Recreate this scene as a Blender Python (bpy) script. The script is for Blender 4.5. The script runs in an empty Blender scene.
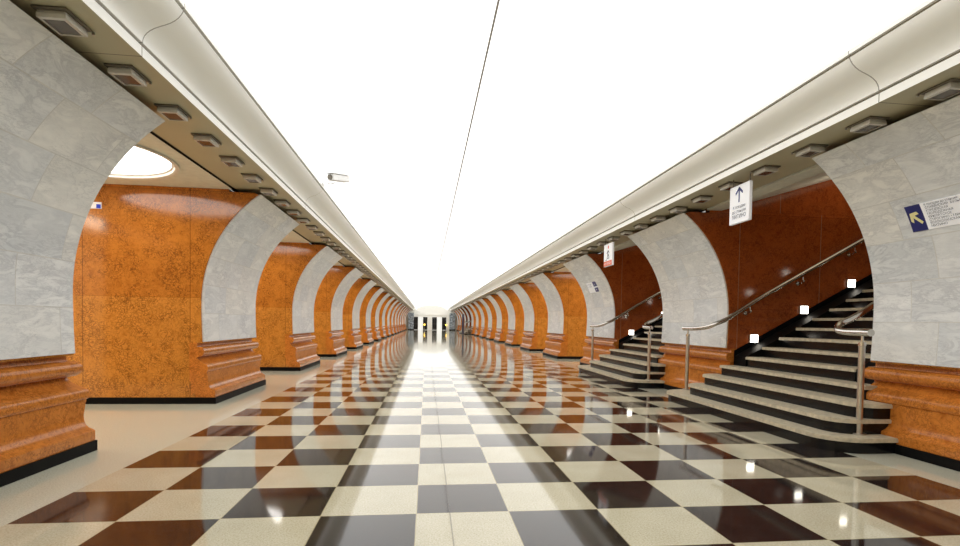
import bpy, bmesh, math, random
from mathutils import Vector, Matrix
random.seed(4)
S = 0.75                      # all measures below are in survey units; one unit is 0.75 m
C = bpy.context.scene.collection
CX = 1.093                    # x of the hall's centre line
PER = 6.825                   # pylon spacing
F0 = 6.917                    # far end of the first pylon
PL = 3.15                     # pylon length
NP = 16
YEND = 111.5
SOFF = 4.16
DBACK = 9.2
PI = math.pi

# ------------------------------------------------------------------ materials
def mat(name):
    m = bpy.data.materials.new(name); m.use_nodes = True
    nt = m.node_tree; nt.nodes.clear()
    out = nt.nodes.new('ShaderNodeOutputMaterial')
    b = nt.nodes.new('ShaderNodeBsdfPrincipled')
    nt.links.new(b.outputs[0], out.inputs[0])
    return m, nt, b
def setc(b, col=None, rough=None, metal=None, em=None, es=None, spec=None):
    if col is not None: b.inputs['Base Color'].default_value = (*col, 1)
    if rough is not None: b.inputs['Roughness'].default_value = rough
    if metal is not None: b.inputs['Metallic'].default_value = metal
    if em is not None: b.inputs['Emission Color'].default_value = (*em, 1)
    if es is not None: b.inputs['Emission Strength'].default_value = es
    if spec is not None: b.inputs['Specular IOR Level'].default_value = spec
class N:
    def __init__(s, nt): s.nt = nt
    def n(s, t, **k):
        x = s.nt.nodes.new(t)
        for a, v in k.items(): setattr(x, a, v)
        return x
    def link(s, a, b): s.nt.links.new(a, b)
    def sock(s, node_in, v):
        if isinstance(v, bpy.types.NodeSocket): s.link(v, node_in)
        elif v is not None: node_in.default_value = v
    def m(s, op, a, b=None, c=None):
        x = s.n('ShaderNodeMath', operation=op)
        s.sock(x.inputs[0], a); s.sock(x.inputs[1], b)
        if c is not None: s.sock(x.inputs[2], c)
        return x.outputs[0]
    def pos(s):
        g = s.n('ShaderNodeNewGeometry')
        v = s.n('ShaderNodeVectorMath', operation='SCALE'); v.inputs['Scale'].default_value = 1/S
        s.link(g.outputs['Position'], v.inputs[0]); return v.outputs[0]
    def sep(s, v):
        x = s.n('ShaderNodeSeparateXYZ'); s.link(v, x.inputs[0]); return x.outputs
    def noise(s, vec, scale, detail=3, rough=.5, dist=0, col=False):
        x = s.n('ShaderNodeTexNoise'); x.inputs['Scale'].default_value = scale
        x.inputs['Detail'].default_value = detail; x.inputs['Roughness'].default_value = rough
        x.inputs['Distortion'].default_value = dist
        if vec is not None: s.link(vec, x.inputs['Vector'])
        return x.outputs['Color' if col else 'Fac']
    def ramp(s, fac, stops, interp='LINEAR'):
        x = s.n('ShaderNodeValToRGB'); x.color_ramp.interpolation = interp
        e = x.color_ramp.elements
        while len(e) < len(stops): e.new(.5)
        for q, (p, c) in zip(e, stops):
            q.position = p; q.color = (*c, 1) if len(c) == 3 else c
        s.link(fac, x.inputs[0]); return x.outputs[0]
    def mix(s, fac, a, b, mode='MIX'):
        x = s.n('ShaderNodeMix', data_type='RGBA', blend_type=mode)
        s.sock(x.inputs[0], fac)
        for i, v in ((6, a), (7, b)):
            if isinstance(v, bpy.types.NodeSocket): s.link(v, x.inputs[i])
            else: x.inputs[i].default_value = (*v, 1)
        return x.outputs[2]

def plain(name, col, rough=.5, metal=0, em=None, es=0, var=.06, scale=9):
    m, nt, b = mat(name); g = N(nt)
    setc(b, col, rough, metal)
    f = g.noise(g.pos(), scale, 4)
    lo = tuple(c*(1-var) for c in col); hi = tuple(min(1, c*(1+var)) for c in col)
    g.link(g.ramp(f, [(.3, lo), (.7, hi)]), b.inputs['Base Color'])
    if em: setc(b, em=em, es=es)
    return m

def granite(name, base, dark, deep, panel_u=1.9, rough=.1, spec=.5, seam=(.10, .035, .01), band=0, crack=.55):
    """polished mottled stone in panels; UV is in survey units"""
    m, nt, b = mat(name); g = N(nt)
    p = g.pos()
    n1 = g.noise(p, 9, 5, .65, .6)
    v = g.n('ShaderNodeTexVoronoi', feature='DISTANCE_TO_EDGE'); v.inputs['Scale'].default_value = 16
    wv = g.n('ShaderNodeVectorMath', operation='MULTIPLY_ADD')
    g.link(g.noise(p, 7, 3, col=True), wv.inputs[0]); wv.inputs[1].default_value = (.30, .30, .30); g.link(p, wv.inputs[2])
    g.link(wv.outputs[0], v.inputs['Vector'])
    net = g.ramp(v.outputs['Distance'], [(0.0, (1, 1, 1)), (.13, (0, 0, 0))])
    brk = g.ramp(g.noise(p, 4.5, 3), [(.36, (0, 0, 0)), (.56, (1, 1, 1))])
    col = g.ramp(n1, [(.30, dark), (.46, base), (.72, tuple(min(1, c*1.18) for c in base))])
    nf = g.m('MULTIPLY', net, brk)
    col = g.mix(g.m('MULTIPLY', nf, crack), col, deep)
    fl = g.ramp(g.noise(p, 38, 3, .6), [(.30, (1, 1, 1)), (.40, (0, 0, 0))])
    col = g.mix(g.m('MULTIPLY', fl, .6), col, deep)
    # panels
    uv = g.n('ShaderNodeUVMap')
    br = g.n('ShaderNodeTexBrick'); br.offset = 0
    g.link(uv.outputs[0], br.inputs['Vector'])
    br.inputs['Scale'].default_value = 1; br.inputs['Brick Width'].default_value = panel_u
    br.inputs['Row Height'].default_value = 2.04; br.inputs['Mortar Size'].default_value = .004
    br.inputs['Color1'].default_value = (.82, .82, .82, 1); br.inputs['Color2'].default_value = (1.08, 1.08, 1.08, 1)
    br.inputs['Mortar'].default_value = (.5, .46, .42, 1)
    col = g.mix(1.0, col, br.outputs['Color'], 'MULTIPLY')
    ux = g.sep(uv.outputs[0])[0]
    sm = g.m('LESS_THAN', g.m('MODULO', g.m('ADD', ux, 19.006), panel_u), .012)
    col = g.mix(g.m('MULTIPLY', sm, .7), col, seam)
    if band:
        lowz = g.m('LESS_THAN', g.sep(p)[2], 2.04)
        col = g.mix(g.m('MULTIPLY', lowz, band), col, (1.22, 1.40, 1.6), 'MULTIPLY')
    g.link(col, b.inputs['Base Color'])
    setc(b, rough=rough, spec=spec)
    return m

M = {}
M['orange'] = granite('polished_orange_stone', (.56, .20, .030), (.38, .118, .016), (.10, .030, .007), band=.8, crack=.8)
M['mould'] = granite('orange_moulding_stone', (.60, .205, .035), (.42, .125, .020), (.13, .035, .008), panel_u=50, rough=.16, spec=.3)
M['red'] = granite('dark_red_stone', (.40, .092, .020), (.24, .048, .011), (.06, .014, .005), rough=.09, seam=(.42, .26, .16))

def marble():
    m, nt, b = mat('pale_grey_marble'); g = N(nt)
    p = g.pos()
    uv = g.n('ShaderNodeUVMap')
    br = g.n('ShaderNodeTexBrick'); br.offset = .37; br.offset_frequency = 2; br.squash = 1
    g.link(uv.outputs[0], br.inputs['Vector'])
    br.inputs['Scale'].default_value = 1; br.inputs['Brick Width'].default_value = 1.05
    br.inputs['Row Height'].default_value = .555; br.inputs['Mortar Size'].default_value = .007
    br.inputs['Color1'].default_value = (0, 0, 0, 1); br.inputs['Color2'].default_value = (1, 1, 1, 1)
    br.inputs['Mortar'].default_value = (.5, .5, .5, 1)
    sh = g.n('ShaderNodeVectorMath', operation='MULTIPLY_ADD')
    g.link(br.outputs['Color'], sh.inputs[0]); sh.inputs[1].default_value = (7, 11, 5); g.link(p, sh.inputs[2])
    mp = g.n('ShaderNodeMapping'); mp.inputs['Rotation'].default_value = (.8, .3, .5); mp.inputs['Scale'].default_value = (1, .8, 2.6)
    g.link(sh.outputs[0], mp.inputs[0]); q = mp.outputs[0]
    cloud = g.ramp(g.noise(q, 2.6, 8, .68, .5), [(.3, (.72, .74, .76)), (.5, (.82, .835, .85)), (.7, (.92, .93, .935))])
    a = g.m('ABSOLUTE', g.m('SUBTRACT', g.noise(q, 2.6, 7, .66, .7), .5))
    vein = g.ramp(a, [(0, (1, 1, 1)), (.06, (0, 0, 0))])
    vm = g.ramp(g.noise(p, 1.1, 3), [(.33, (0, 0, 0)), (.58, (1, 1, 1))])
    col = g.mix(g.m('MULTIPLY', g.m('MULTIPLY', vein, vm), .38), cloud, (.34, .36, .41))
    a2 = g.m('ABSOLUTE', g.m('SUBTRACT', g.noise(q, 7, 6, .7, .35), .5))
    v2 = g.ramp(a2, [(0, (1, 1, 1)), (.035, (0, 0, 0))])
    col = g.mix(g.m('MULTIPLY', g.m('MULTIPLY', v2, g.ramp(g.noise(p, 2.3, 3), [(.4, (0, 0, 0)), (.6, (1, 1, 1))])), .4), col, (.40, .42, .46))
    tint = g.ramp(br.outputs['Color'], [(0, (.86, .88, .90)), (.5, (.97, .975, .98)), (1, (1.0, .98, .94))])
    col = g.mix(1.0, col, tint, 'MULTIPLY')
    col = g.mix(g.m('MULTIPLY', br.outputs['Fac'], .4), col, (.50, .48, .42))
    g.link(col, b.inputs['Base Color']); setc(b, rough=.32, spec=.4)
    return m
M['marble'] = marble()

def floor_mat():
    m, nt, b = mat('checkered_polished_stone'); g = N(nt)
    p = g.pos(); x, y, z = g.sep(p)
    u = g.m('DIVIDE', g.m('ADD', x, .0638), .8); v = g.m('DIVIDE', g.m('SUBTRACT', y, 4.4743), .79152)
    fu, fv = g.m('FLOOR', u), g.m('FLOOR', v)
    par = g.m('MODULO', g.m('ADD', g.m('ADD', fu, fv), 400), 2)
    ins = g.m('MULTIPLY', g.m('GREATER_THAN', u, -4), g.m('LESS_THAN', u, 7))
    dark = g.m('MULTIPLY', g.m('LESS_THAN', par, .5), ins)
    cr = g.m('FRACT', u); cv = g.m('FRACT', v)
    def near(t, w): return g.m('MAXIMUM', g.m('LESS_THAN', t, w), g.m('GREATER_THAN', t, 1-w))
    joint = g.m('MULTIPLY', g.m('MAXIMUM', near(cr, .007), near(cv, .008)), ins)
    sp = g.noise(p, 70, 3, .7); big = g.noise(p, 2.2, 4)
    light = g.ramp(sp, [(.32, (.33, .29, .19)), (.5, (.53, .49, .36)), (.68, (.66, .62, .49))])
    light = g.mix(.35, light, g.ramp(big, [(.3, (.45, .41, .29)), (.7, (.60, .56, .44))]))
    # each tile its own shade
    cb = g.n('ShaderNodeCombineXYZ'); g.link(fu, cb.inputs[0]); g.link(fv, cb.inputs[1])
    wn = g.n('ShaderNodeTexWhiteNoise', noise_dimensions='3D'); g.link(cb.outputs[0], wn.inputs['Vector'])
    drk = g.ramp(g.noise(p, 6, 5, .7, 1), [(.3, (.010, .009, .009)), (.55, (.020, .015, .014)), (.8, (.05, .036, .032))])
    drk = g.mix(g.m('MULTIPLY', wn.outputs['Value'], .6), drk, (.032, .019, .015))
    border = g.ramp(sp, [(.32, (.42, .42, .33)), (.5, (.57, .575, .47)), (.68, (.68, .69, .58))])
    col = g.mix(ins, border, light)
    col = g.mix(dark, col, drk)
    col = g.mix(g.m('MULTIPLY', joint, .6), col, (.50, .44, .28))
    seam = g.m('LESS_THAN', g.m('ABSOLUTE', g.m('SUBTRACT', x, .222)), .006)
    col = g.mix(g.m('MULTIPLY', seam, .55), col, (.12, .11, .10))
    g.link(col, b.inputs['Base Color'])
    r = g.ramp(g.noise(p, 1.3, 4), [(.3, (.045, .045, .045)), (.7, (.075, .075, .075))])
    g.link(r, b.inputs['Roughness']); setc(b, spec=.5); b.inputs['IOR'].default_value = 1.5
    return m
M['floor'] = floor_mat()

def jointed(name, col, off=8.19, w=.007, dark=(.12, .10, .07), rough=.4):
    m, nt, b = mat(name); g = N(nt)
    x, y, z = g.sep(g.pos())
    t = g.m('MODULO', g.m('ADD', y, off+w), PER)
    j = g.m('LESS_THAN', t, 2*w)
    f = g.ramp(g.noise(g.pos(), 1.5, 4), [(.3, tuple(c*.96 for c in col)), (.7, col)])
    g.link(g.mix(g.m('MULTIPLY', j, .85), f, dark), b.inputs['Base Color']); setc(b, rough=rough)
    return m
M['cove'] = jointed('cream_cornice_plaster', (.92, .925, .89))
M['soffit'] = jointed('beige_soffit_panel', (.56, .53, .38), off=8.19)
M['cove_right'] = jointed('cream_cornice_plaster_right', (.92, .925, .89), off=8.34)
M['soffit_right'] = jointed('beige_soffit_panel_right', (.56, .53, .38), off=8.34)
for k_ in ('cove', 'cove_right'): setc(M[k_].node_tree.nodes['Principled BSDF'], em=(1, .97, .88), es=.10)  # faint cream glow added to the plaster to brighten the cornice
M['groove_shade'] = plain('cornice_groove_shade', (.16, .13, .08), .7)  # dark brown paints the shadow inside the cornice grooves
M['gap_shade'] = plain('black_gap_shade', (.006, .005, .005), .9)  # black paints the shadow in the gap under the soffit
M['passceil'] = plain('beige_passage_ceiling', (.80, .83, .76), .5)

def vault_mat():  # surface glow stands in for hidden cornice uplights, weaker down the hall
    m, nt, b = mat('white_glowing_vault'); g = N(nt)
    x, y, z = g.sep(g.pos())
    t = g.m('MODULO', g.m('ADD', y, 8.0), 1.95)
    j = g.m('MAXIMUM', g.m('LESS_THAN', t, .016), g.m('MULTIPLY', g.m('GREATER_THAN', t, .13), g.m('LESS_THAN', t, .146)))
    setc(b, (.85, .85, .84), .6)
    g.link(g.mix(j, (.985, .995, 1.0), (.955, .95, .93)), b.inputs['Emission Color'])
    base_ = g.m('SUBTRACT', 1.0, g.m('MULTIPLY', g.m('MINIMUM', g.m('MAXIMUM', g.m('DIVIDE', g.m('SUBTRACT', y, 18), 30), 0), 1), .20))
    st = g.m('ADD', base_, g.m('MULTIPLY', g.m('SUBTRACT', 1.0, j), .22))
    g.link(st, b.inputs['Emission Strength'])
    return m
M['vault'] = vault_mat()
M['black'] = plain('black_polished_stone', (.005, .005, .006), .2, var=.3)
M['black'].node_tree.nodes['Principled BSDF'].inputs['Specular IOR Level'].default_value = .3
M['kerb'] = plain('black_kerb_stone', (.005, .005, .005), .5)
M['kerb'].node_tree.nodes['Principled BSDF'].inputs['Specular IOR Level'].default_value = .08
M['tread'] = plain('worn_grey_granite', (.52, .46, .34), .5, var=.22, scale=14)
M['steel'] = plain('brushed_steel', (.55, .53, .50), .28, 1, var=.1)
M['rail'] = plain('polished_steel', (.62, .60, .57), .16, 1, var=.05)
M['alu'] = plain('grey_lamp_metal', (.66, .64, .60), .38, .2)
M['alud'] = plain('dark_lamp_plate', (.16, .14, .11), .5, .3)
M['glass'] = plain('smoky_lamp_glass', (.10, .085, .075), .12)
M['glow'] = plain('lit_recess', (.9, .9, .88), .5, em=(1, .99, .96), es=4.2)
M['square'] = plain('lit_square', (1, .97, .9), .4, em=(1, .93, .80), es=7)
M['ring'] = plain('cream_ring', (.86, .85, .80), .45)
M['white'] = plain('white_panel', (.93, .94, .98), .5, var=.02, em=(.9, .93, 1), es=.10)  # slight glow added so the sign panels look brighter
M['navy'] = plain('navy_panel', (.012, .016, .16), .35)
M['ink'] = plain('grey_lettering', (.12, .12, .14), .6)
M['yellow'] = plain('pale_yellow_arrow', (.86, .80, .42), .5)
M['redc'] = plain('orange_red_band', (.80, .14, .05), .45)
M['greystone'] = plain('mottled_blue_grey_stone', (.30, .35, .40), .3, var=.95, scale=3.5)
M['cream'] = plain('cream_plaster', (.90, .89, .84), .6)
M['door'] = plain('dark_bronze_door', (.035, .030, .028), .25)
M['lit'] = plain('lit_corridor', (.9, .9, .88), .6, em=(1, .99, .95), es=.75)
M['amber'] = plain('amber_lamp_glass', (.9, .6, .12), .3, em=(1, .62, .08), es=3)
M['blue'] = plain('dark_blue_panel', (.012, .02, .07), .3)
M['camera'] = plain('white_camera_shell', (.95, .95, .95), .35)
M['platform'] = plain('platform_wall_plaster', (.66, .58, .46), .5)

# ------------------------------------------------------------------ mesh helpers
def obj(name, bm, ms, parent=None, base=None, smooth=False, kind=None):
    """bm is in survey units and world place; base is the parent's place (survey units)"""
    me = bpy.data.meshes.new(name)
    org = Vector(base) if base is not None else Vector((0, 0, 0))
    bmesh.ops.recalc_face_normals(bm, faces=bm.faces) if smooth != 'keep' else None
    for v in bm.verts: v.co = (v.co - org) * S
    if smooth and smooth != 'keep':
        for f in bm.faces: f.smooth = True
    bm.to_mesh(me); bm.free()
    for m in (ms if isinstance(ms, (list, tuple)) else [ms]): me.materials.append(m)
    if smooth and smooth != 'keep': me.set_sharp_from_angle(angle=math.radians(40))
    o = bpy.data.objects.new(name, me); C.objects.link(o)
    if parent is not None: o.parent = parent
    elif base is not None: o.location = org * S
    if kind: o['kind'] = kind
    return o
def thing(name, label, cat, base, group=None):
    o = bpy.data.objects.new(name, None); C.objects.link(o); o.location = Vector(base)*S
    o.empty_display_size = .1
    o['label'] = label; o['category'] = cat
    if group: o['group'] = group
    return o
def tag(o, label, cat, group=None):
    o['label'] = label; o['category'] = cat
    if group: o['group'] = group
    return o
def uvbox(bm, s=1):
    uv = bm.loops.layers.uv.verify()
    for f in bm.faces:
        n = f.normal
        for l in f.loops:
            c = l.vert.co
            if abs(n.z) > .8: l[uv].uv = (c.x, c.y)
            elif abs(n.y) > .8: l[uv].uv = (c.x, c.z)
            else: l[uv].uv = (c.y, c.z)
def box(bm, x0, x1, y0, y1, z0, z1, mi=0):
    vs = [bm.verts.new(p) for p in ((x0,y0,z0),(x1,y0,z0),(x1,y1,z0),(x0,y1,z0),(x0,y0,z1),(x1,y0,z1),(x1,y1,z1),(x0,y1,z1))]
    for q in ((3,2,1,0),(4,5,6,7),(0,1,5,4),(1,2,6,5),(2,3,7,6),(3,0,4,7)):
        f = bm.faces.new([vs[i] for i in q]); f.material_index = mi
    return vs
def nb(): return bmesh.new()
def bx(*a):
    bm = nb(); box(bm, *a); return bm
def bevel(bm, w, seg=2):
    bmesh.ops.bevel(bm, geom=bm.edges[:], offset=w, segments=seg, affect='EDGES', profile=.6)
    return bm
def prism_y(bm, pts, y0, y1, mi=0):
    """closed outline in x,z drawn out along y"""
    a = [bm.verts.new((x, y0, z)) for x, z in pts]; b = [bm.verts.new((x, y1, z)) for x, z in pts]
    n = len(pts)
    fs = [bm.faces.new(a), bm.faces.new(b[::-1])]
    for i in range(n): fs.append(bm.faces.new((a[i], b[i], b[(i+1) % n], a[(i+1) % n])))
    for f in fs: f.material_index = mi
    return fs
def sheet_y(bm, pts, y0, y1, mis, ny=1):
    rows = []
    for k in range(ny+1):
        y = y0+(y1-y0)*k/ny
        rows.append([bm.verts.new((x, y, z)) for x, z in pts])
    for k in range(ny):
        for i in range(len(pts)-1):
            f = bm.faces.new((rows[k][i], rows[k+1][i], rows[k+1][i+1], rows[k][i+1]))
            f.material_index = mis if isinstance(mis, int) else mis[i]
def prism_z(bm, pts, z0, z1, mi=0):
    a = [bm.verts.new((x, y, z0)) for x, y in pts]; b = [bm.verts.new((x, y, z1)) for x, y in pts]
    n = len(pts); fs = [bm.faces.new(a[::-1]), bm.faces.new(b)]
    for i in range(n): fs.append(bm.faces.new((a[i], a[(i+1) % n], b[(i+1) % n], b[i])))
    for f in fs: f.material_index = mi
def tube(bm, path, r, n=12, rb=None):
    path = [Vector(p) for p in path]; rings = []
    up = Vector((0, 0, 1)); prev = None
    for i, p in enumerate(path):
        t = (path[min(i+1, len(path)-1)] - path[max(i-1, 0)]).normalized()
        if prev is None:
            a = t.cross(up); a = a if a.length > .1 else t.cross(Vector((1, 0, 0)))
        else: a = prev - t*prev.dot(t)
        a.normalize(); prev = a; b = t.cross(a)
        rr = r if rb is None else r+(rb-r)*i/(len(path)-1)
        rings.append([bm.verts.new(p+a*rr*math.cos(2*PI*k/n)+b*rr*math.sin(2*PI*k/n)) for k in range(n)])
    for i in range(len(rings)-1):
        for k in range(n): bm.faces.new((rings[i][k], rings[i][(k+1) % n], rings[i+1][(k+1) % n], rings[i+1][k]))
    bm.faces.new(rings[0][::-1]); bm.faces.new(rings[-1])
def smooth_path(pts, n=8):
    """Catmull-Rom"""
    P = [Vector(p) for p in pts]; P = [P[0]*2-P[1]]+P+[P[-1]*2-P[-2]]; out = []
    for i in range(1, len(P)-2):
        for k in range(n):
            t = k/n
            out.append(.5*((2*P[i])+(-P[i-1]+P[i+1])*t+(2*P[i-1]-5*P[i]+4*P[i+1]-P[i+2])*t*t+(-P[i-1]+3*P[i]-3*P[i+1]+P[i+2])*t**3))
    out.append(P[-2]); return out
def dup(root, dy, label, group=None):
    r = root.copy(); C.objects.link(r); r.location = root.location+Vector((0, dy*S, 0))
    r['label'] = label
    if group: r['group'] = group
    for ch in [o for o in root.children]:
        c = ch.copy(); C.objects.link(c); c.parent = r
        for g_ in [o for o in ch.children]:
            d = g_.copy(); C.objects.link(d); d.parent = c
    return r
ORD = ['first','second','third','fourth','fifth','sixth','seventh','eighth','ninth','tenth','eleventh','twelfth','thirteenth','fourteenth','fifteenth','sixteenth','seventeenth','eighteenth','nineteenth']
TENS = ['', '', 'twent', 'thirt', 'fort', 'fift', 'sixt', 'sevent', 'eight', 'ninet']
def ordn(n):
    if n >= 100: return 'hundredth' if n == 100 else 'hundred and '+ordn(n-100)
    if n < 20: return ORD[n-1]
    t, u = divmod(n, 10)
    return TENS[t]+'ieth' if u == 0 else TENS[t]+'y-'+ORD[u-1]

def X(side, d): return CX + side*d        # side: -1 left, +1 right

def dprof(z):                               # face of the pylons: distance from the centre line
    if z < 1.95: return 5.37-(1.95-z)**2/25
    return 5.37-2.63+math.sqrt(2.63**2-(z-1.95)**2)

def text_bm(body, size, M4, width=None):
    """lettering as flat mesh; M4 places the x,y plane of the text in survey units"""
    cu = bpy.data.curves.new('lettering', 'FONT'); cu.body = body; cu.size = size; cu.resolution_u = 2
    o = bpy.data.objects.new('lettering', cu); C.objects.link(o)
    bpy.context.view_layer.update()
    me = bpy.data.meshes.new_from_object(o.evaluated_get(bpy.context.evaluated_depsgraph_get()))
    bm = bmesh.new(); bm.from_mesh(me)
    bpy.data.objects.remove(o); bpy.data.curves.remove(cu); bpy.data.meshes.remove(me)
    if width:
        xs = [v.co.x for v in bm.verts]; k = width/(max(xs)-min(xs))
        for v in bm.verts: v.co.x *= k
    bmesh.ops.transform(bm, matrix=M4, verts=bm.verts)
    return bm
def merge(dst, src, mi=0):
    me = bpy.data.meshes.new('t'); src.to_mesh(me); src.free()
    n = len(dst.faces); dst.from_mesh(me); dst.faces.ensure_lookup_table()
    for f in dst.faces[n:]: f.material_index = mi
    bpy.data.meshes.remove(me)

# ------------------------------------------------------------------ the setting
Y0 = -7.0
bm = bx(CX-13.2, CX+13.2, Y0, YEND+9, -.3, 0); obj('floor', bm, M['floor'], kind='structure')

# vault: one barrel, glowing in place of the cornice uplights
VD, VZ, VA = 3.50, 4.68, 6.90
a_, b_ = VD, VA-VZ; VR = (a_*a_+b_*b_)/(2*b_); VC = VA-VR
th = math.asin(VD/VR); nseg = 48
bm = nb(); sheet_y(bm, [(CX+VR*math.sin(-th+2*th*i/nseg), VC+VR*math.cos(-th+2*th*i/nseg)) for i in range(nseg+1)], Y0, YEND, 0, 1)
obj('ceiling', bm, M['vault'], kind='structure', smooth=True)
# the dark channel along the crown of the vault
bm = nb()
y = Y0
while y < YEND-2:
    box(bm, CX-.016, CX+.016, y, y+1.93, VA-.035, VA-.005); y += 1.95
obj('trim_5', bm, plain('grey_crown_channel', (.30, .28, .25), .6), kind='structure')

PROF = [(4.87, 4.19, 2), (4.80, 4.19, 2), (4.80, SOFF, 0), (3.85, SOFF, 1), (3.85, 4.258, 2), (3.875, 4.262, 2), (3.875, 4.288, 1), (3.845, 4.292, 1), (3.84, 4.325, 1),
        (3.828, 4.355, 1), (3.806, 4.385, 1), (3.775, 4.412, 1), (3.735, 4.436, 1), (3.69, 4.456, 1), (3.64, 4.475, 1), (3.595, 4.495, 1), (3.555, 4.52, 1), (3.52, 4.55, 1),
        (3.493, 4.585, 1), (3.474, 4.62, 2), (3.492, 4.624, 2), (3.492, 4.648, 1), (3.462, 4.652, 1), (3.462, 4.70, 1), (3.56, 4.70, 1)]
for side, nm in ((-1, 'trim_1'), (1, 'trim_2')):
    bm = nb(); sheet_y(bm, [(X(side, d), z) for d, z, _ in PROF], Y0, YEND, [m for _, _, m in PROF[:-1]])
    obj(nm, bm, [M['soffit' if side < 0 else 'soffit_right'], M['cove' if side < 0 else 'cove_right'], M['groove_shade']], kind='structure', smooth=True)
    # roof slab above the passages, painted black for the shade behind the cornice
    bm = bx(*sorted((X(side, 3.50), X(side, 4.95))), Y0, YEND, 4.72, 4.80); box(bm, *sorted((X(side, 4.86), X(side, 4.95))), Y0, YEND, 4.19, 4.72); obj('trim_%d' % (3 if side < 0 else 4), bm, M['gap_shade'], kind='structure')

STAIRGAPS = (0, 1, 10, 11)                  # gap g lies between pylon g and pylon g+1
def gap_y(g): return F0+PER*g, F0+PER*(g+1)-PL
wn = 6
for side in (-1, 1):
    # passage ceilings, each with its round lit recess
    for g in range(-1, NP):
        ya, yb = gap_y(g); yc = (ya+yb)/2
        if g == -1: ya = Y0
        if g == NP-1: yb = YEND
        stair = side > 0 and g in STAIRGAPS
        bm = nb()
        if stair:
            pts = [(X(side, 4.83), 4.135), (X(side, 5.15), 4.135), (X(side, 13.2), 4.135+8.05*.31), (X(side, 13.2), 4.3+8.05*.31), (X(side, 5.15), 4.3), (X(side, 4.83), 4.3)]
            prism_y(bm, pts, ya-.02, yb+.02)
        else:
            cxr = X(side, 6.42); r = 1.30; n = 40
            x0, x1 = sorted((X(side, 4.83), X(side, DBACK)))
            ring = [(cxr+r*math.cos(2*PI*i/n), yc+r*math.sin(2*PI*i/n)) for i in range(n)]
            # plate with a hole: project each ring point out to the rectangle
            def outp(i):
                c, s = math.cos(2*PI*i/n), math.sin(2*PI*i/n)
                tx = ((x1-cxr)/c if c > 1e-6 else (x0-cxr)/c if c < -1e-6 else 1e9)
                ty = ((yb+.02-yc)/s if s > 1e-6 else (ya-.02-yc)/s if s < -1e-6 else 1e9)
                return (cxr+c*min(tx, ty), yc+s*min(tx, ty))
            A = [bm.verts.new((*p, 4.135)) for p in ring]; B = [bm.verts.new((*outp(i), 4.135)) for i in range(n)]
            cn = [bm.verts.new((px, py, 4.135)) for px in (x0, x1) for py in (ya-.02, yb+.02)]
            for i in range(n):
                j = (i+1) % n
                f = [A[i], B[i], B[j], A[j]]
                pi, pj = B[i].co, B[j].co
                if abs(pi.x-pj.x) > 1e-4 and abs(pi.y-pj.y) > 1e-4:
                    k = min(cn, key=lambda v: (v.co-pi).length+(v.co-pj).length)
                    f = [A[i], B[i], k, B[j], A[j]]
                bm.faces.new(f)
            T_ = [bm.verts.new((*p, 4.45)) for p in ring]
            for i in range(n):
                j = (i+1) % n; bm.faces.new((A[i], A[j], T_[j], T_[i]))
        obj('trim_%d' % wn, bm, M['passceil'], kind='structure'); wn += 1
    # outer platform wall and its ceiling
    x0, x1 = sorted((X(side, 13.0), X(side, 13.2)))
    obj('wall_left' if side < 0 else 'wall_right', bx(x0, x1, Y0, YEND+.3, 0, 7.0), M['platform'], kind='structure')
    x0, x1 = sorted((X(side, DBACK-.02), X(side, 13.0)))
    segs = [(Y0, YEND)] if side < 0 else [(Y0, gap_y(0)[0]-.02), (gap_y(1)[1]+.02, gap_y(10)[0]-.02), (gap_y(11)[1]+.02, YEND)]
    for sa, sb in segs:
        obj('trim_%d' % wn, bx(x0, x1, sa, sb, 4.6, 4.7), M['passceil'], kind='structure'); wn += 1
obj('wall_back', bx(CX-13, CX+13, Y0-.2, Y0, 0, 7.2), M['platform'], kind='structure')

# far end wall with two wide doorways, lit corridor behind
DW = [(-2.80, .22), (1.16, 4.22)]; DH = 2.80
bm = nb()
xs = [CX-5.6, DW[0][0], DW[0][1], DW[1][0], DW[1][1], CX+5.6]
for i in (0, 2, 4): box(bm, xs[i], xs[i+1], YEND, YEND+.3, 0, 7.1)
for a, b in DW: box(bm, a, b, YEND, YEND+.3, DH, 7.1)
obj('wall_far', bm, M['cream'], kind='structure')
# white bulkhead closing the vault above a low arch
bm = nb(); n = 32; HW = 3.25
lo = [(CX-HW+2*HW*i/n, 4.25+1.0*math.sqrt(max(0, 1-((2*i/n)-1)**2))) for i in range(n+1)]
hi = [(x, VC+math.sqrt(VR*VR-(x-CX)**2)+.02) for x, _ in lo]
for i in range(n): prism_y(bm, [lo[i], lo[i+1], hi[i+1], hi[i]], YEND-1.2, YEND-.01)
bmesh.ops.remove_doubles(bm, verts=bm.verts, dist=1e-4)
obj('trim_%d' % wn, bm, M['vault'], kind='structure'); wn += 1
obj('trim_%d' % wn, bx(CX-3.6, CX+3.6, YEND-.10, YEND, 3.15, 3.35), M['cream'], kind='structure'); wn += 1
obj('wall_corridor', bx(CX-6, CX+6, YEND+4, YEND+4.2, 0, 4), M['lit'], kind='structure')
obj('ceiling_corridor', bx(CX-6, CX+6, YEND+.3, YEND+4, 3.6, 3.8), M['cream'], kind='structure')
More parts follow.
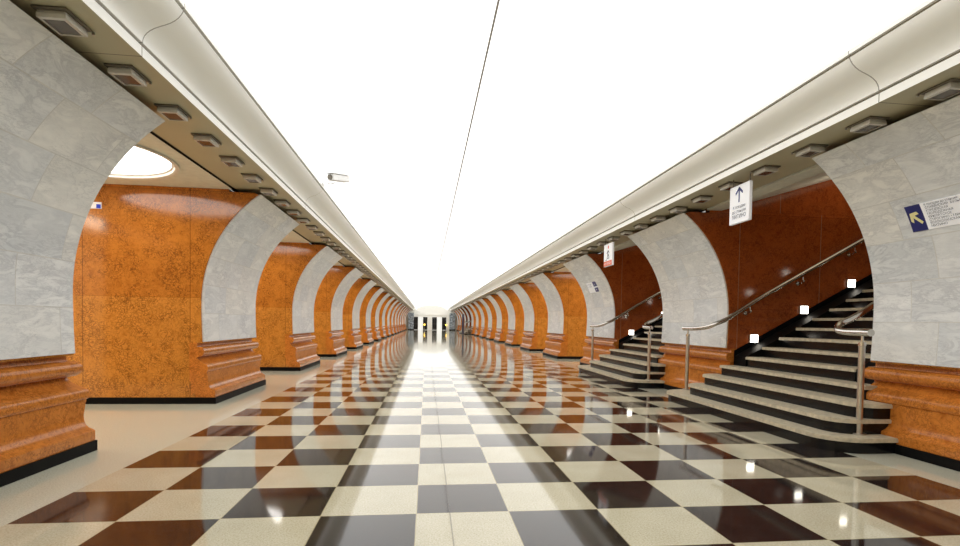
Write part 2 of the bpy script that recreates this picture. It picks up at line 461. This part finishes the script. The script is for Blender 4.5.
for k, (a, b) in enumerate(DW):
    t = thing('double_door', 'dark double doors standing open in the %s doorway of the far end wall' % ('left', 'right')[k], 'door', ((a+b)/2, YEND+.15, 0), 'far end doors')
    w = b-a; base = ((a+b)/2, YEND+.15, 0)
    for (p, q) in ((0, .34), (.68, 1)):
        x0, x1 = a+w*p, a+w*q
        lf = obj('door_leaf', bevel(bx(x0+.02, x1-.02, YEND+.10, YEND+.18, .03, DH-.04), .012), M['door'], t, base)
        bm = nb()
        for zz in (.25, 1.45):
            box(bm, x0+.14, (x0+x1)/2-.05, YEND+.08, YEND+.1, zz, zz+1.0); box(bm, (x0+x1)/2+.05, x1-.14, YEND+.08, YEND+.1, zz, zz+1.0)
        obj('leaf_panel', bm, M['black'], lf)
        for ch in lf.children:
            for v in ch.data.vertices: v.co -= Vector(base)*S
    bm = nb(); box(bm, a+w*.34, a+w*.36, YEND+.02, YEND+.16, 0, DH); box(bm, a+w*.66, a+w*.68, YEND+.02, YEND+.16, 0, DH); box(bm, a, b, YEND+.02, YEND+.16, DH-.06, DH-.001)
    obj('door_frame', bm, M['cream'], t, base)
for k, xx in enumerate((-.42, 4.15)):
    base = (xx, YEND-.6, 0)
    t = thing('amber_lamp', 'small glowing amber lamp on a stand %s the far end doors' % ('between the leaves of', 'at the right of')[k], 'lamp', base, 'amber lamps at the far end')
    bm = nb(); tube(bm, [(xx, YEND-.6, 0), (xx, YEND-.6, .04)], .16, 14); obj('base', bm, M['steel'], t, base, True)
    bm = nb(); tube(bm, [(xx, YEND-.6, .04), (xx, YEND-.6, .95)], .03, 10); obj('pole', bm, M['steel'], t, base, True)
    bm = nb(); bmesh.ops.create_uvsphere(bm, u_segments=16, v_segments=10, radius=.19, matrix=Matrix.Translation((xx, YEND-.6, 1.12))); obj('lamp_globe', bm, M['amber'], t, base, True)
for side in (-1, 1):
    x0, x1 = sorted((X(side, 3.75), X(side, 4.95)))
    base = ((x0+x1)/2, YEND-.5, 0)
    t = thing('stone_pier', 'mottled blue-grey stone pier at the %s corner of the far end' % ('left' if side < 0 else 'right'), 'pier', base, 'grey stone end piers')
    obj('shaft', bevel(bx(x0, x1, YEND-.9, YEND-.13, .2, 3.6), .03), M['greystone'], t, base)
    obj('base_block', bevel(bx(x0-.05, x1+.05, YEND-.95, YEND-.13, 0, .2), .02), M['black'], t, base)

# ------------------------------------------------------------------ pylons
MO = [(5.135, .125), (5.13, .15), (5.13, .245), (5.15, .262), (5.20, .285), (5.235, .32), (5.255, .37), (5.26, .44), (5.265, .625), (5.245, .635), (5.24, .65), (5.24, .725), (5.255, .745),
      (5.28, .765), (5.325, .785), (5.375, .81), (5.42, .845), (5.45, .88), (5.455, .90), (5.43, .905)]
for i in range(11):
    a = -PI/2 + PI*i/10
    MO.append((5.405-.095*math.cos(a), 1.005+.093*math.sin(a)))
MO += [(5.455, 1.10), (5.46, 1.115), (5.46, 1.18), (5.60, 1.18), (5.60, .125)]
ZT = 4.06
def make_pylon(side, k, near_red, far_red, label, group):
    yf = F0+PER*k; yn = yf-PL
    base = (X(side, 5.13), (yn+yf)/2, 0)
    t = thing('pylon', label, 'pylon', base, group)
    # stone core showing on the passage sides
    out = [(5.50, 0), (5.50, 1.17)]
    for i in range(25):
        z = 1.17+(4.05-1.17)*i/24; out.append((dprof(z)+.022, z))
    out.append((dprof(4.05)+.10, 4.085))
    out += [(4.88, 4.085), (4.88, 4.13), (DBACK, 4.13), (DBACK, 0)]
    bm = nb(); fs = prism_y(bm, [(X(side, d), z) for d, z in out], yn, yf)
    bmesh.ops.recalc_face_normals(bm, faces=bm.faces)
    uvl = bm.loops.layers.uv.verify()
    for f in bm.faces:
        for l in f.loops:
            c = l.vert.co
            l[uvl].uv = (abs(c.x-CX)-5.588+1.9, c.z) if abs(f.normal.y) > .8 else (c.y-yn, c.z)
        if f.calc_center_median().z > 4.07 and abs(f.normal.y) < .8: f.material_index = 2  # top faces painted black as the shadow above the marble
        if near_red and f.normal.y < -.8: f.material_index = 1
        if far_red and f.normal.y > .8: f.material_index = 1
    obj('core', bm, [M['orange'], M['red'], M['gap_shade']], t, base)
    # marble facing following the curve of the vaulting
    bm = nb(); nn = 36; e = .022; rows = []
    uvl = bm.loops.layers.uv.verify()
    zz = [1.195+(ZT-1.195)*i/nn for i in range(nn+1)]
    arc = [0]
    for i in range(nn): arc.append(arc[-1]+math.hypot(zz[i+1]-zz[i], dprof(zz[i+1])-dprof(zz[i])))
    fr = [[bm.verts.new((X(side, dprof(z)-.006), y, z)) for z in zz] for y in (yn+e, yf-e)]
    bk = [[bm.verts.new((X(side, dprof(z)+.03), y, z)) for z in zz] for y in (yn+e, yf-e)]
    L = {}
    for i in range(nn+1):
        for j in (0, 1): L[fr[j][i]] = L[bk[j][i]] = ((yn+e, yf-e)[j], arc[i])
    F = []
    for i in range(nn):
        F += [(fr[0][i], fr[1][i], fr[1][i+1], fr[0][i+1]), (bk[0][i], bk[0][i+1], bk[1][i+1], bk[1][i]),
              (fr[0][i], fr[0][i+1], bk[0][i+1], bk[0][i]), (fr[1][i], bk[1][i], bk[1][i+1], fr[1][i+1])]
    F += [(fr[0][0], bk[0][0], bk[1][0], fr[1][0]), (fr[0][nn], fr[1][nn], bk[1][nn], bk[0][nn])]
    for q in F:
        f = bm.faces.new(q)
        for l in f.loops: l[uvl].uv = (L[l.vert][0]+.55*(k % 3)+(0 if side > 0 else .3), L[l.vert][1])
    obj('marble_facing', bm, M['marble'], t, base, True)
    # moulded base
    bm = nb(); prism_y(bm, [(X(side, d), z) for d, z in MO], yn, yf)
    for v in bm.verts:                        # torus and ledge return round the corners
        z = v.co.z; q = -.004 if z < .5 else .07*min(1, (z-.5)/.15) if z < .73 else .07*(.9-z)/.17 if z < .89 else .07*math.sqrt(max(0, 1-((z-1.005)/.11)**2)) if z < 1.11 else .01
        v.co.y += -q if v.co.y < (yn+yf)/2 else q
    bmesh.ops.recalc_face_normals(bm, faces=bm.faces); uvbox(bm)
    obj('base_moulding', bm, M['mould'], t, base, True)
    # black skirting round three sides
    bm = nb(); x0, x1 = sorted((X(side, 5.115), X(side, DBACK+.01))); box(bm, x0, x1, yn-.014, yf+.014, 0, .125)
    obj('skirting', bm, M['kerb'], t, base)
    return t
for k in range(NP):
    far = ' from the near end' if k else ' nearest the viewer'
    make_pylon(-1, k, False, False,
        'orange stone and grey marble pylon nearest the viewer on the left side' if k == 0 else '%s curved marble-faced orange pylon from the near end of the left row' % ordn(k+1), 'left row of pylons')
    lab = {0: 'curved grey marble pylon at right edge carrying the navy and white line sign', 1: 'curved grey marble pylon between the two near staircases on the right',
           2: 'curved grey marble pylon beyond the second staircase with a small white and navy sign'}.get(k, '%s curved marble-faced orange pylon from the near end of the right row' % ordn(k+1))
    make_pylon(1, k, (k-1) in STAIRGAPS, k in STAIRGAPS, lab, 'right row of pylons')

# ------------------------------------------------------------------ recessed round lamps of the passages
for side in (-1, 1):
    proto = None; cnt = 0
    for g in range(NP-1):
        if side > 0 and g in STAIRGAPS: continue
        ya, yb = gap_y(g); yc = (ya+yb)/2; cnt += 1
        lab = '%s round glowing ceiling recess from the near end of the %s passages' % (ordn(cnt), 'left' if side < 0 else 'right')
        if proto is None:
            cx = X(side, 6.42); base = (cx, yc, 4.10)
            t = thing('round_ceiling_light', lab, 'ceiling light', base, 'round passage lights'); proto = (t, g)
            n = 48; bm = nb(); prof = [(1.30, 4.134), (1.335, 4.12), (1.33, 4.105), (1.29, 4.10), (1.26, 4.115), (1.25, 4.15), (1.22, 4.16), (1.21, 4.20), (1.21, 4.26)]
            rg = [[bm.verts.new((cx+r*math.cos(2*PI*i/n), yc+r*math.sin(2*PI*i/n), z)) for i in range(n)] for r, z in prof]
            for a in range(len(prof)-1):
                for i in range(n): bm.faces.new((rg[a][i], rg[a][(i+1) % n], rg[a+1][(i+1) % n], rg[a+1][i]))
            obj('stepped_ring', bm, M['ring'], t, base, True)
            bm = nb(); last = None
            prof = [(1.215, 4.19), (1.10, 4.29), (.9, 4.37), (.5, 4.42), (.2, 4.43)]
            rg = [[bm.verts.new((cx+r*math.cos(2*PI*i/n), yc+r*math.sin(2*PI*i/n), z)) for i in range(n)] for r, z in prof]
            for a in range(len(prof)-1):
                for i in range(n): bm.faces.new((rg[a][i], rg[a][(i+1) % n], rg[a+1][(i+1) % n], rg[a+1][i]))
            bm.faces.new(rg[-1]); obj('glowing_dome', bm, M['glow'], t, base, True)
        else: dup(proto[0], PER*(g-proto[1]), lab)

# ------------------------------------------------------------------ square lamp boxes under the soffits
for side in (-1, 1):
    sx = X(side, 4.195 if side > 0 else 4.17); y0 = 4.86; base = (sx, y0, SOFF)
    lab = lambda n: '%s square metal lamp box from the near end under the %s soffit' % (ordn(n), 'left' if side < 0 else 'right')
    t = thing('soffit_lamp', lab(1), 'lamp', base, 'square lamp boxes under the %s soffit' % ('left' if side < 0 else 'right'))
    bm = nb(); box(bm, sx-.135, sx+.135, y0-.175, y0+.175, SOFF-.022, SOFF-.001); bevel(bm, .006, 1); obj('mounting_plate', bm, M['alud'], t, base)
    # shallow tapered housing: an open frame round the glass
    bm = nb()
    def fr(hx, hy, z): return [bm.verts.new((sx+a*hx, y0+b*hy, z)) for a, b in ((-1,-1),(1,-1),(1,1),(-1,1))]
    rs = [fr(.105, .135, SOFF-.02), fr(.112, .142, SOFF-.05), fr(.112, .142, SOFF-.08), fr(.085, .115, SOFF-.085), fr(.085, .115, SOFF-.07)]
    for a in range(4):
        for i in range(4): bm.faces.new((rs[a][i], rs[a][(i+1) % 4], rs[a+1][(i+1) % 4], rs[a+1][i]))
    obj('housing', bm, M['alu'], t, base)
    bm = bx(sx-.0845, sx+.0845, y0-.1145, y0+.1145, SOFF-.078, SOFF-.06); obj('glass', bm, M['glass'], t, base)
    bm = nb()
    tube(bm, [(sx-side*.12, y0+.20, SOFF-.03), (sx-side*.12, y0+.20, SOFF-.001)], .012, 8)
    obj('fixing_screw', bm, M['steel'], t, base, True)
    for n in range(1, 110):
        dup(t, .962*n, lab(n+1))

# ------------------------------------------------------------------ staircases
RISE = .207
FX = [5.28, 5.56, 5.90, 6.27, 6.60, 6.96]; FX += [6.96+.375*i for i in range(1, 13)]
NST = len(FX)
def near_half(i): return 2.57 if i == 0 else 2.33 if i < 3 else 1.95 if i < 4 else 1.40
def rounded(x0, x1, ya, yb, r, n=8):
    """outline of a step: front corners rounded"""
    pts = [(x1, ya)]
    pts += [(x0+r-r*math.sin(PI/2*i/n), ya+r-r*math.cos(PI/2*i/n)) for i in range(n+1)]
    pts += [(x0+r-r*math.cos(PI/2*i/n), yb-r+r*math.sin(PI/2*i/n)) for i in range(n+1)]
    pts += [(x1, yb)]
    return pts
def stair_half(i): return 2.57 if i == 0 else 2.03 if i < 3 else 1.80 if i < 4 else 1.40
def make_stairs(g, label, group):
    ya, yb = gap_y(g); yc = (ya+yb)/2; base = (X(1, 5.13), yc, 0)
    t = thing('staircase', label, 'staircase', base, group)
    for i in range(NST):
        h = stair_half(i); x0 = FX[i]
        x1 = (FX[i+1] if i+1 < NST else x0+1.9)+.06
        if i == 0: x1 = 6.27
        elif i < 3: x1 = 6.40
        elif i == 3: x1 = 6.66
        hn = near_half(i)
        r = (.50, .34, .30)[i] if i < 3 else .02
        z1 = RISE*(i+1)
        rs = obj('riser', _p(rounded(x0+.03, x1, yc-hn+.03, yc+h-.03, r), z1-RISE+.001, z1-.055), M['black'], t, base)
        bm = _p(rounded(x0, x1, yc-hn, yc+h, r), z1-.055, z1)
        bmesh.ops.bevel(bm, geom=[e for e in bm.edges if all(abs(v.co.z-z1) < 1e-5 for v in e.verts)], offset=.012, segments=2, affect='EDGES')
        obj('tread', bm, M['tread'], t, base)
    # solid black side kerbs rising with the wall
    for s_ in (-1, 1):
        y_w, y_i = yc+s_*1.834, yc+s_*1.41
        x_a, x_b = 6.62, 12.0
        bm = nb(); a, b = sorted((y_w, y_i))
        prism_y(bm, [(x_a, RISE*4), (x_b, RISE*4), (x_b, 1.02+.545*(x_b-6.62)), (x_a, 1.02)], a, b)
        obj('side_kerb', bm, M['kerb'], t, base)
        a, b = sorted((y_w, yc+s_*1.822)); bm = nb(); prism_y(bm, [(x_a, 0.9), (x_b, .9+.545*(x_b-6.62)), (x_b, 1.14+.545*(x_b-6.62)), (x_a, 1.14)], a, b)
        obj('wall_skirting', bm, M['black'], t, base)
    return t
def _p(pts, z0, z1):
    bm = nb(); prism_z(bm, pts, z0, z1); return bm
SLAB = [(0, 'near right black and grey staircase rising between the two nearest right pylons'), (1, 'second black and grey staircase from the viewer on the right'),
        (10, 'small far staircase on the right near the tall dark blue column'), (11, 'farthest staircase on the right near the end of the hall')]
for g, lab in SLAB:
    ya, yb = gap_y(g); yc = (ya+yb)/2
    make_stairs(g, lab, 'right staircases')
    # side walls of the stairwell above the passage height, and its back wall
    for s_, yy in ((-1, ya), (1, yb)):
        bm = nb(); a, b = sorted((yy+s_*.001, yy+s_*.20))
        prism_y(bm, [(X(1, 4.9), 4.132), (X(1, 12.9), 4.132), (X(1, 12.9), 6.6), (X(1, 5.0), 4.25), (X(1, 4.9), 4.25)], a, b)
        box(bm, X(1, DBACK+.001), X(1, 12.9), a, b, 0, 4.131)
        bmesh.ops.recalc_face_normals(bm, faces=bm.faces); uvbox(bm)
        obj('trim_%d' % wn, bm, M['red'], kind='structure'); wn += 1
    bm = bx(X(1, 11.9), X(1, 12.1), ya+.001, yb-.001, 0, 6.2); uvbox(bm); obj('trim_%d' % wn, bm, M['red'], kind='structure'); wn += 1
    # lit squares set along the kerb
    pos = [(7.055, 1.405), (8.21, 2.05), (9.32, 2.655), (10.45, 3.27)]
    sd = {0: 'near', 1: 'second', 10: 'far', 11: 'farthest'}[g]
    if g < 2:
        for s_ in (1, -1):
            for i, (px, pz) in enumerate(pos):
                yy = yc+s_*1.834
                base = (px, yy, pz)
                t = thing('step_light', '%s lit white square light up the %s wall of the %s right staircase' % (ORD[i], 'far' if s_ > 0 else 'near', sd), 'light', base, 'square stair lights')
                a, b = sorted((yy-s_*.001, yy-s_*.035))
                obj('bezel', bevel(bx(px-.095, px+.095, a, b, pz-.095, pz+.095), .008, 1), M['steel'], t, base)
                a, b = sorted((yy-s_*.034, yy-s_*.05))
                obj('lit_face', bx(px-.082, px+.082, a, b, pz-.082, pz+.082), M['square'], t, base)
    # handrails
    for s_ in ((1, -1)):
        px, py = 5.9, yc+s_*(2.29 if s_ < 0 else 2.48)
        base = (px, py, RISE)
        t = thing('handrail', 'steel handrail and post on the %s side of the %s right staircase' % ('far' if s_ > 0 else 'near', sd), 'handrail', base, 'staircase handrails')
        bm = nb(); tube(bm, [(px, py, RISE), (px, py, RISE+.02)], .085, 20); obj('foot_plate', bm, M['steel'], t, base, True)
        bm = nb(); tube(bm, [(px, py, RISE+.02), (px, py, 1.42)], .040, 20); obj('post', bm, M['steel'], t, base, True)
        bm = nb(); tube(bm, [(px, py, 1.42), (px, py, 1.47)], .047, 20); tube(bm, [(px, py, 1.47), (px, py, 1.56)], .018, 12); obj('post_cap', bm, M['rail'], t, base, True)
        wy = yc+s_*1.66
        pts = [(px-.02, py+s_*.16, 1.60), (px, py, 1.60), (px+.01, py-s_*.30, 1.605), (px+.06, wy+s_*.13, 1.64), (px+.22, wy, 1.73), (px+.5, wy, 1.86), (7.2, wy, 2.355), (9.0, wy, 3.36), (11.6, wy, 4.81)]
        bm = nb(); tube(bm, smooth_path(pts, 8), .048, 16); rl = obj('rail', bm, M['rail'], t, base, True)
        for bxp in (6.85, 8.05, 9.25, 10.45):
            bz = 1.86+(bxp-6.4)*.558
            bm = nb(); tube(bm, smooth_path([(bxp, wy, bz-.03), (bxp, wy, bz-.11), (bxp, wy+s_*.06, bz-.16), (bxp, wy+s_*.16, bz-.16)], 5), .014, 10)
            tube(bm, [(bxp, wy+s_*.15, bz-.16), (bxp, wy+s_*.174, bz-.16)], .045, 16)
            tube(bm, [(bxp-.02, wy-.0, bz-.12), (bxp+.02, wy, bz-.12)], .03, 12)
            obj('wall_bracket', bm, M['rail'], t, base, True)

# ------------------------------------------------------------------ signs
def frame_m(o, ex, ey):
    ex, ey = Vector(ex).normalized(), Vector(ey).normalized(); ez = ex.cross(ey)
    m = Matrix((ex, ey, ez)).transposed().to_4x4(); m.translation = Vector(o); return m
def arrow_bm(M4, r, w):
    """slim arrow pointing to +y, centred on the origin"""
    bm = nb()
    def poly(p): bm.faces.new([bm.verts.new((x, y, 0)) for x, y in p])
    poly([(-w/2, -r), (w/2, -r), (w/2, r*.8), (0, r), (-w/2, r*.8)])
    for s_ in (-1, 1):
        poly([(0, r), (0, r-w*1.5), (s_*r*.72, r*.06-w*.3), (s_*r*.80, r*.06+w*.8)])
    bmesh.ops.transform(bm, matrix=M4, verts=bm.verts); return bm

# hanging sign over the near staircase (double sided plate along the hall)
def hang_sign(x, ya, yb, z0, z1, lab):
    base = (x, (ya+yb)/2, z1)
    t = thing('hanging_sign', lab, 'sign', base, 'signs hanging from the right soffit')
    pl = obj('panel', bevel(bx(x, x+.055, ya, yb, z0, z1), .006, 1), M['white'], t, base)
    bm = nb()
    for yy in (ya+.03, yb-.05): tube(bm, [(x+.027, yy, z1-.005), (x+.027, yy, SOFF)], .008, 8)
    obj('hanger', bm, M['alud'], t, base, True)
    return t, base
t, base = hang_sign(5.15, 7.94, 8.49, 3.39, 4.02, 'white hanging sign with a navy up arrow over the near right staircase')
ex, ey = (0, -1, 0), (0, 0, 1)
obj('arrow', arrow_bm(frame_m((5.146, 8.215, 3.86), ex, ey), .13, .034), M['navy'], t, base)
bm = nb()
for i, (tx, sz, w) in enumerate((('К поездам', .075, .34), ('до станции', .075, .38), ('МИТИНО', .095, .38))):
    merge(bm, text_bm(tx, sz, frame_m((5.146, 8.215+w/2, 3.635-.075*i-(.02 if i == 2 else 0)), ex, ey), w))
obj('lettering', bm, M['ink'], t, base)
t, base = hang_sign(5.15, 14.20, 14.89, 3.34, 3.98, 'narrow white hanging sign with an orange-red bottom band by the second staircase')
obj('orange_band', bx(5.143, 5.149, 14.22, 14.87, 3.35, 3.49), M['redc'], t, base)
bm = nb()                                       # walking figure on stairs, schematic prohibition picture
m4 = frame_m((5.146, 14.55, 3.70), ex, ey)
def strip(bm, pts, w):
    for (xa, ya_), (xb, yb_) in zip(pts, pts[1:]):
        d = Vector((xb-xa, yb_-ya_)); l = d.length or 1; n_ = Vector((-d.y, d.x))/l*w/2
        bm.faces.new([bm.verts.new(m4 @ Vector((px, py, 0))) for px, py in ((xa+n_.x, ya_+n_.y), (xb+n_.x, yb_+n_.y), (xb-n_.x, yb_-n_.y), (xa-n_.x, ya_-n_.y))])
strip(bm, [(-.05, -.12), (.0, -.02), (.02, .10)], .045); strip(bm, [(.0, -.02), (.09, -.07), (.08, -.15)], .04); strip(bm, [(.02, .08), (.11, .02)], .03); strip(bm, [(.01, .08), (-.08, .0)], .03)
strip(bm, [(-.2, -.18), (-.08, -.18), (-.08, -.14), (.06, -.14)], .02)
obj('pictogram', bm, M['ink'], t, base)
bm = nb(); bmesh.ops.create_circle(bm, cap_ends=True, segments=16, radius=.05, matrix=m4 @ Matrix.Translation((.04, .18, 0))); obj('red_dot', bm, M['redc'], t, base)
bm = text_bm('НЕТ ВХОДА', .08, frame_m((5.139, 14.55+.26, 3.39), ex, ey), .52); obj('lettering', bm, M['white'], t, base)

# line sign on the nearest right pylon, lying on the curved marble
def on_face(side, y, z, off): return Vector((X(side, dprof(z)-.006-off), y, z))
def curved_panel(side, ya, yb, za, zb, off, th_, n=8):
    bm = nb(); pts = []
    for i in range(n+1):
        z = za+(zb-za)*i/n; pts.append((X(side, dprof(z)-.006-off), z))
    for i in range(n, -1, -1):
        z = za+(zb-za)*i/n; pts.append((X(side, dprof(z)-.006-off-th_), z))
    prism_y(bm, pts, ya, yb); return bm
def lay_text(body, size, w, y_left, z_base, off, side=1):
    bm = text_bm(body, size, Matrix.Identity(4), w)
    for v in bm.verts:
        z = z_base+v.co.y; p = on_face(side, y_left-v.co.x, z, off); v.co = p
    return bm
za, zb = 2.915, 3.23
base = (X(1, dprof(za)), 5.36, za)
t = thing('line_sign', 'navy and white sign with a yellow arrow and grey station names on marble', 'sign', base)
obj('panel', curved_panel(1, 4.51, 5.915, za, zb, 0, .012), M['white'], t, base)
nv = obj('navy_square', curved_panel(1, 5.915, 6.125, za, zb, 0, .012), M['navy'], t, base)
a = arrow_bm(Matrix.Rotation(math.radians(45), 4, 'Z'), .095, .036)
for v in a.verts: v.co = on_face(1, 6.02-v.co.x, 3.072+v.co.y, .016)
o = obj('arrow', a, M['yellow'], nv, base)
bm = nb()
rows = ['К поездам до станций:', 'СЛАВЯНСКИЙ  БУЛЬВАР', 'КУНЦЕВСКАЯ', 'МОЛОДЁЖНАЯ', 'КРЫЛАТСКОЕ', 'СТРОГИНО ♦ МЯКИНИНО', 'ВОЛОКОЛАМСКАЯ', 'МИТИНО']
rows[5] = 'СТРОГИНО • МЯКИНИНО'
wd = [.42, .50, .27, .32, .29, .56, .36, .20]
for i, (r_, w) in enumerate(zip(rows, wd)):
    merge(bm, lay_text(r_, .037, w, 5.865, 3.193-.0365*i, .015))
obj('lettering', bm, M['ink'], t, base)

# small sign on the third right pylon
za, zb = 2.88, 3.24
base = (X(1, dprof(za)), 19.1, za)
t = thing('line_sign', 'small white sign with two navy squares on the third right pylon', 'sign', base)
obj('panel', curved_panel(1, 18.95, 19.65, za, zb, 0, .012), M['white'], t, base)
sq = obj('navy_square', curved_panel(1, 18.60, 18.95, za+.19, zb, 0, .012), M['navy'], t, base)
a = nb(); bmesh.ops.create_circle(a, cap_ends=True, segments=4, radius=.03)
for v in a.verts: v.co = on_face(1, 18.78-v.co.x, 3.15+v.co.y, .016)
obj('mark', a, M['white'], sq, base)
sq = obj('navy_square', curved_panel(1, 18.60, 18.95, za, za+.15, 0, .012), M['navy'], t, base)
a = nb(); bmesh.ops.create_circle(a, cap_ends=True, segments=4, radius=.03)
for v in a.verts: v.co = on_face(1, 18.78-v.co.x, 2.955+v.co.y, .016)
obj('mark', a, M['white'], sq, base)
obj('white_strip', curved_panel(1, 18.60, 18.95, za+.15, za+.19, 0, .012), M['white'], t, base)
bm = nb()
for i in range(2): merge(bm, lay_text(['К поездам', 'до станций'][i], .07, .42, 19.58, 3.15-.075*i, .015))
obj('lettering', bm, M['ink'], t, base)

# little blue sign glimpsed through the first left passage
yy = gap_y(0)[1]
base = (-6.06, yy-.02, 3.66)
t = thing('wall_sign', 'tiny blue and white sign on the orange passage wall at left', 'sign', base)
obj('panel', bevel(bx(-6.26, -6.05, yy-.03, yy-.002, 3.66, 3.78), .004, 1), M['white'], t, base)
obj('blue_square', bx(-6.13, -6.055, yy-.036, yy-.0305, 3.665, 3.74), plain('bright_blue', (.01, .05, .65), .4), t, base)

# ------------------------------------------------------------------ camera on the left cornice
base = (X(-1, 3.47), 12.3, 4.70)
t = thing('security_camera', 'white security camera on a bracket at the lip of the left cornice', 'camera', base)
bx_, by_, bz_ = base
obj('mounting_plate', bevel(bx(bx_-.03, bx_+.012, by_-.10, by_+.10, bz_-.0, bz_+.22), .006, 1), M['alu'], t, base)
bm = nb(); tube(bm, smooth_path([(bx_+.01, by_, bz_+.10), (bx_+.16, by_+.02, bz_+.06), (bx_+.26, by_+.05, bz_+.10)], 6), .014, 12); obj('arm', bm, M['camera'], t, base, True)
rot = Matrix.Translation((bx_+.34, by_+.05, bz_+.20)) @ Matrix.Rotation(math.radians(-28), 4, 'Z') @ Matrix.Rotation(math.radians(10), 4, 'X')
def rb(x0, x1, y0, y1, z0, z1, bw=.02):
    b = bx(x0, x1, y0, y1, z0, z1); bevel(b, bw, 3) if bw else None
    bmesh.ops.transform(b, matrix=rot, verts=b.verts); return b
obj('housing', rb(-.09, .09, -.30, .30, -.07, .07), M['camera'], t, base)
obj('sunshield', rb(-.115, .115, -.40, .26, .075, .09, .004), M['camera'], t, base)
ln = nb(); tube(ln, [rot @ Vector((0, -.30, 0)), rot @ Vector((0, -.34, 0))], .055, 18); obj('lens', ln, M['alud'], t, base, True)

# dark blue information column standing far down on the right
base = (5.0, 72, 0)
t = thing('information_column', 'tall dark blue column standing by the far right pylons', 'column', base)
obj('panel', bevel(bx(4.88, 5.12, 71.8, 72.2, .08, 2.85), .02), M['blue'], t, base)
obj('foot', bevel(bx(4.78, 5.22, 71.6, 72.4, 0, .08), .015), M['alud'], t, base)

# ------------------------------------------------------------------ light
w = bpy.data.worlds.new('world'); bpy.context.scene.world = w; w.use_nodes = True
w.node_tree.nodes['Background'].inputs[0].default_value = (1, .96, .88, 1); w.node_tree.nodes['Background'].inputs[1].default_value = .45
def area(name, loc, rot, sx, sy, power, col=(1, .95, .85)):
    l = bpy.data.lights.new(name, 'AREA'); l.shape = 'RECTANGLE'; l.size = sx*S; l.size_y = sy*S; l.energy = power; l.color = col
    o = bpy.data.objects.new(name, l); C.objects.link(o); o.location = Vector(loc)*S; o.rotation_euler = rot
    return o
for side in (-1, 1):
    if side < 0: area('platform_light', (X(side, 11.2), 50, 4.5), (0, 0, 0), 1.2, 110, 2600, (1, .9, .72))
    else: area('platform_light', (X(side, 11.2), 48, 4.5), (0, 0, 0), 1.2, 56, 1500, (1, .9, .72))
for g in (0, 1, 10, 11):
    ya, yb = gap_y(g)
    area('stairwell_fill', (X(1, 8.3), (ya+yb)/2, 4.0), (0, math.radians(180), 0), 3.0, 1.2, 16, (1, .86, .66))  # unseen upward fill added to brighten the stairwell ceiling and steps

area('far_end_fill', (CX, YEND-8, 5.2), (math.radians(75), 0, 0), 4, 1.5, 60, (1, .97, .9))  # unseen fill added to brighten the end wall

# ------------------------------------------------------------------ camera
f, yaw, pitch, roll, h, sx, sy = 521.81, .1170, -.0275, .0164, 2.0559*.8, 7.61, 64.56
cy, syw, cp, sp, cr, sr = math.cos(yaw), math.sin(yaw), math.cos(pitch), math.sin(pitch), math.cos(roll), math.sin(roll)
fw = Vector((syw*cp, cy*cp, sp)); r0 = Vector((cy, -syw, 0)); u0 = r0.cross(fw)
r1 = r0*cr+u0*sr; u1 = u0*cr-r0*sr
cam = bpy.data.cameras.new('camera'); co = bpy.data.objects.new('camera', cam); C.objects.link(co)
m = Matrix((r1, u1, -fw)).transposed().to_4x4(); m.translation = Vector((0, 0, h))*S
co.matrix_world = m
cam.sensor_fit = 'HORIZONTAL'; cam.sensor_width = 36; cam.lens = 36*f/960
cam.shift_x = -sx/960; cam.shift_y = sy/960
cam.clip_start = .05; cam.clip_end = 300
sc = bpy.context.scene; sc.camera = co
sc.view_settings.view_transform = 'Standard'; sc.view_settings.look = 'None'
sc.view_settings.exposure = 0; sc.view_settings.gamma = 1
try:
    sc.cycles.use_denoising = True; sc.cycles.denoiser = 'OPENIMAGEDENOISE'
    sc.cycles.max_bounces = 10; sc.cycles.diffuse_bounces = 5; sc.cycles.glossy_bounces = 5
    sc.cycles.caustics_reflective = False; sc.cycles.caustics_refractive = False
    sc.cycles.sample_clamp_indirect = 8
except Exception: pass
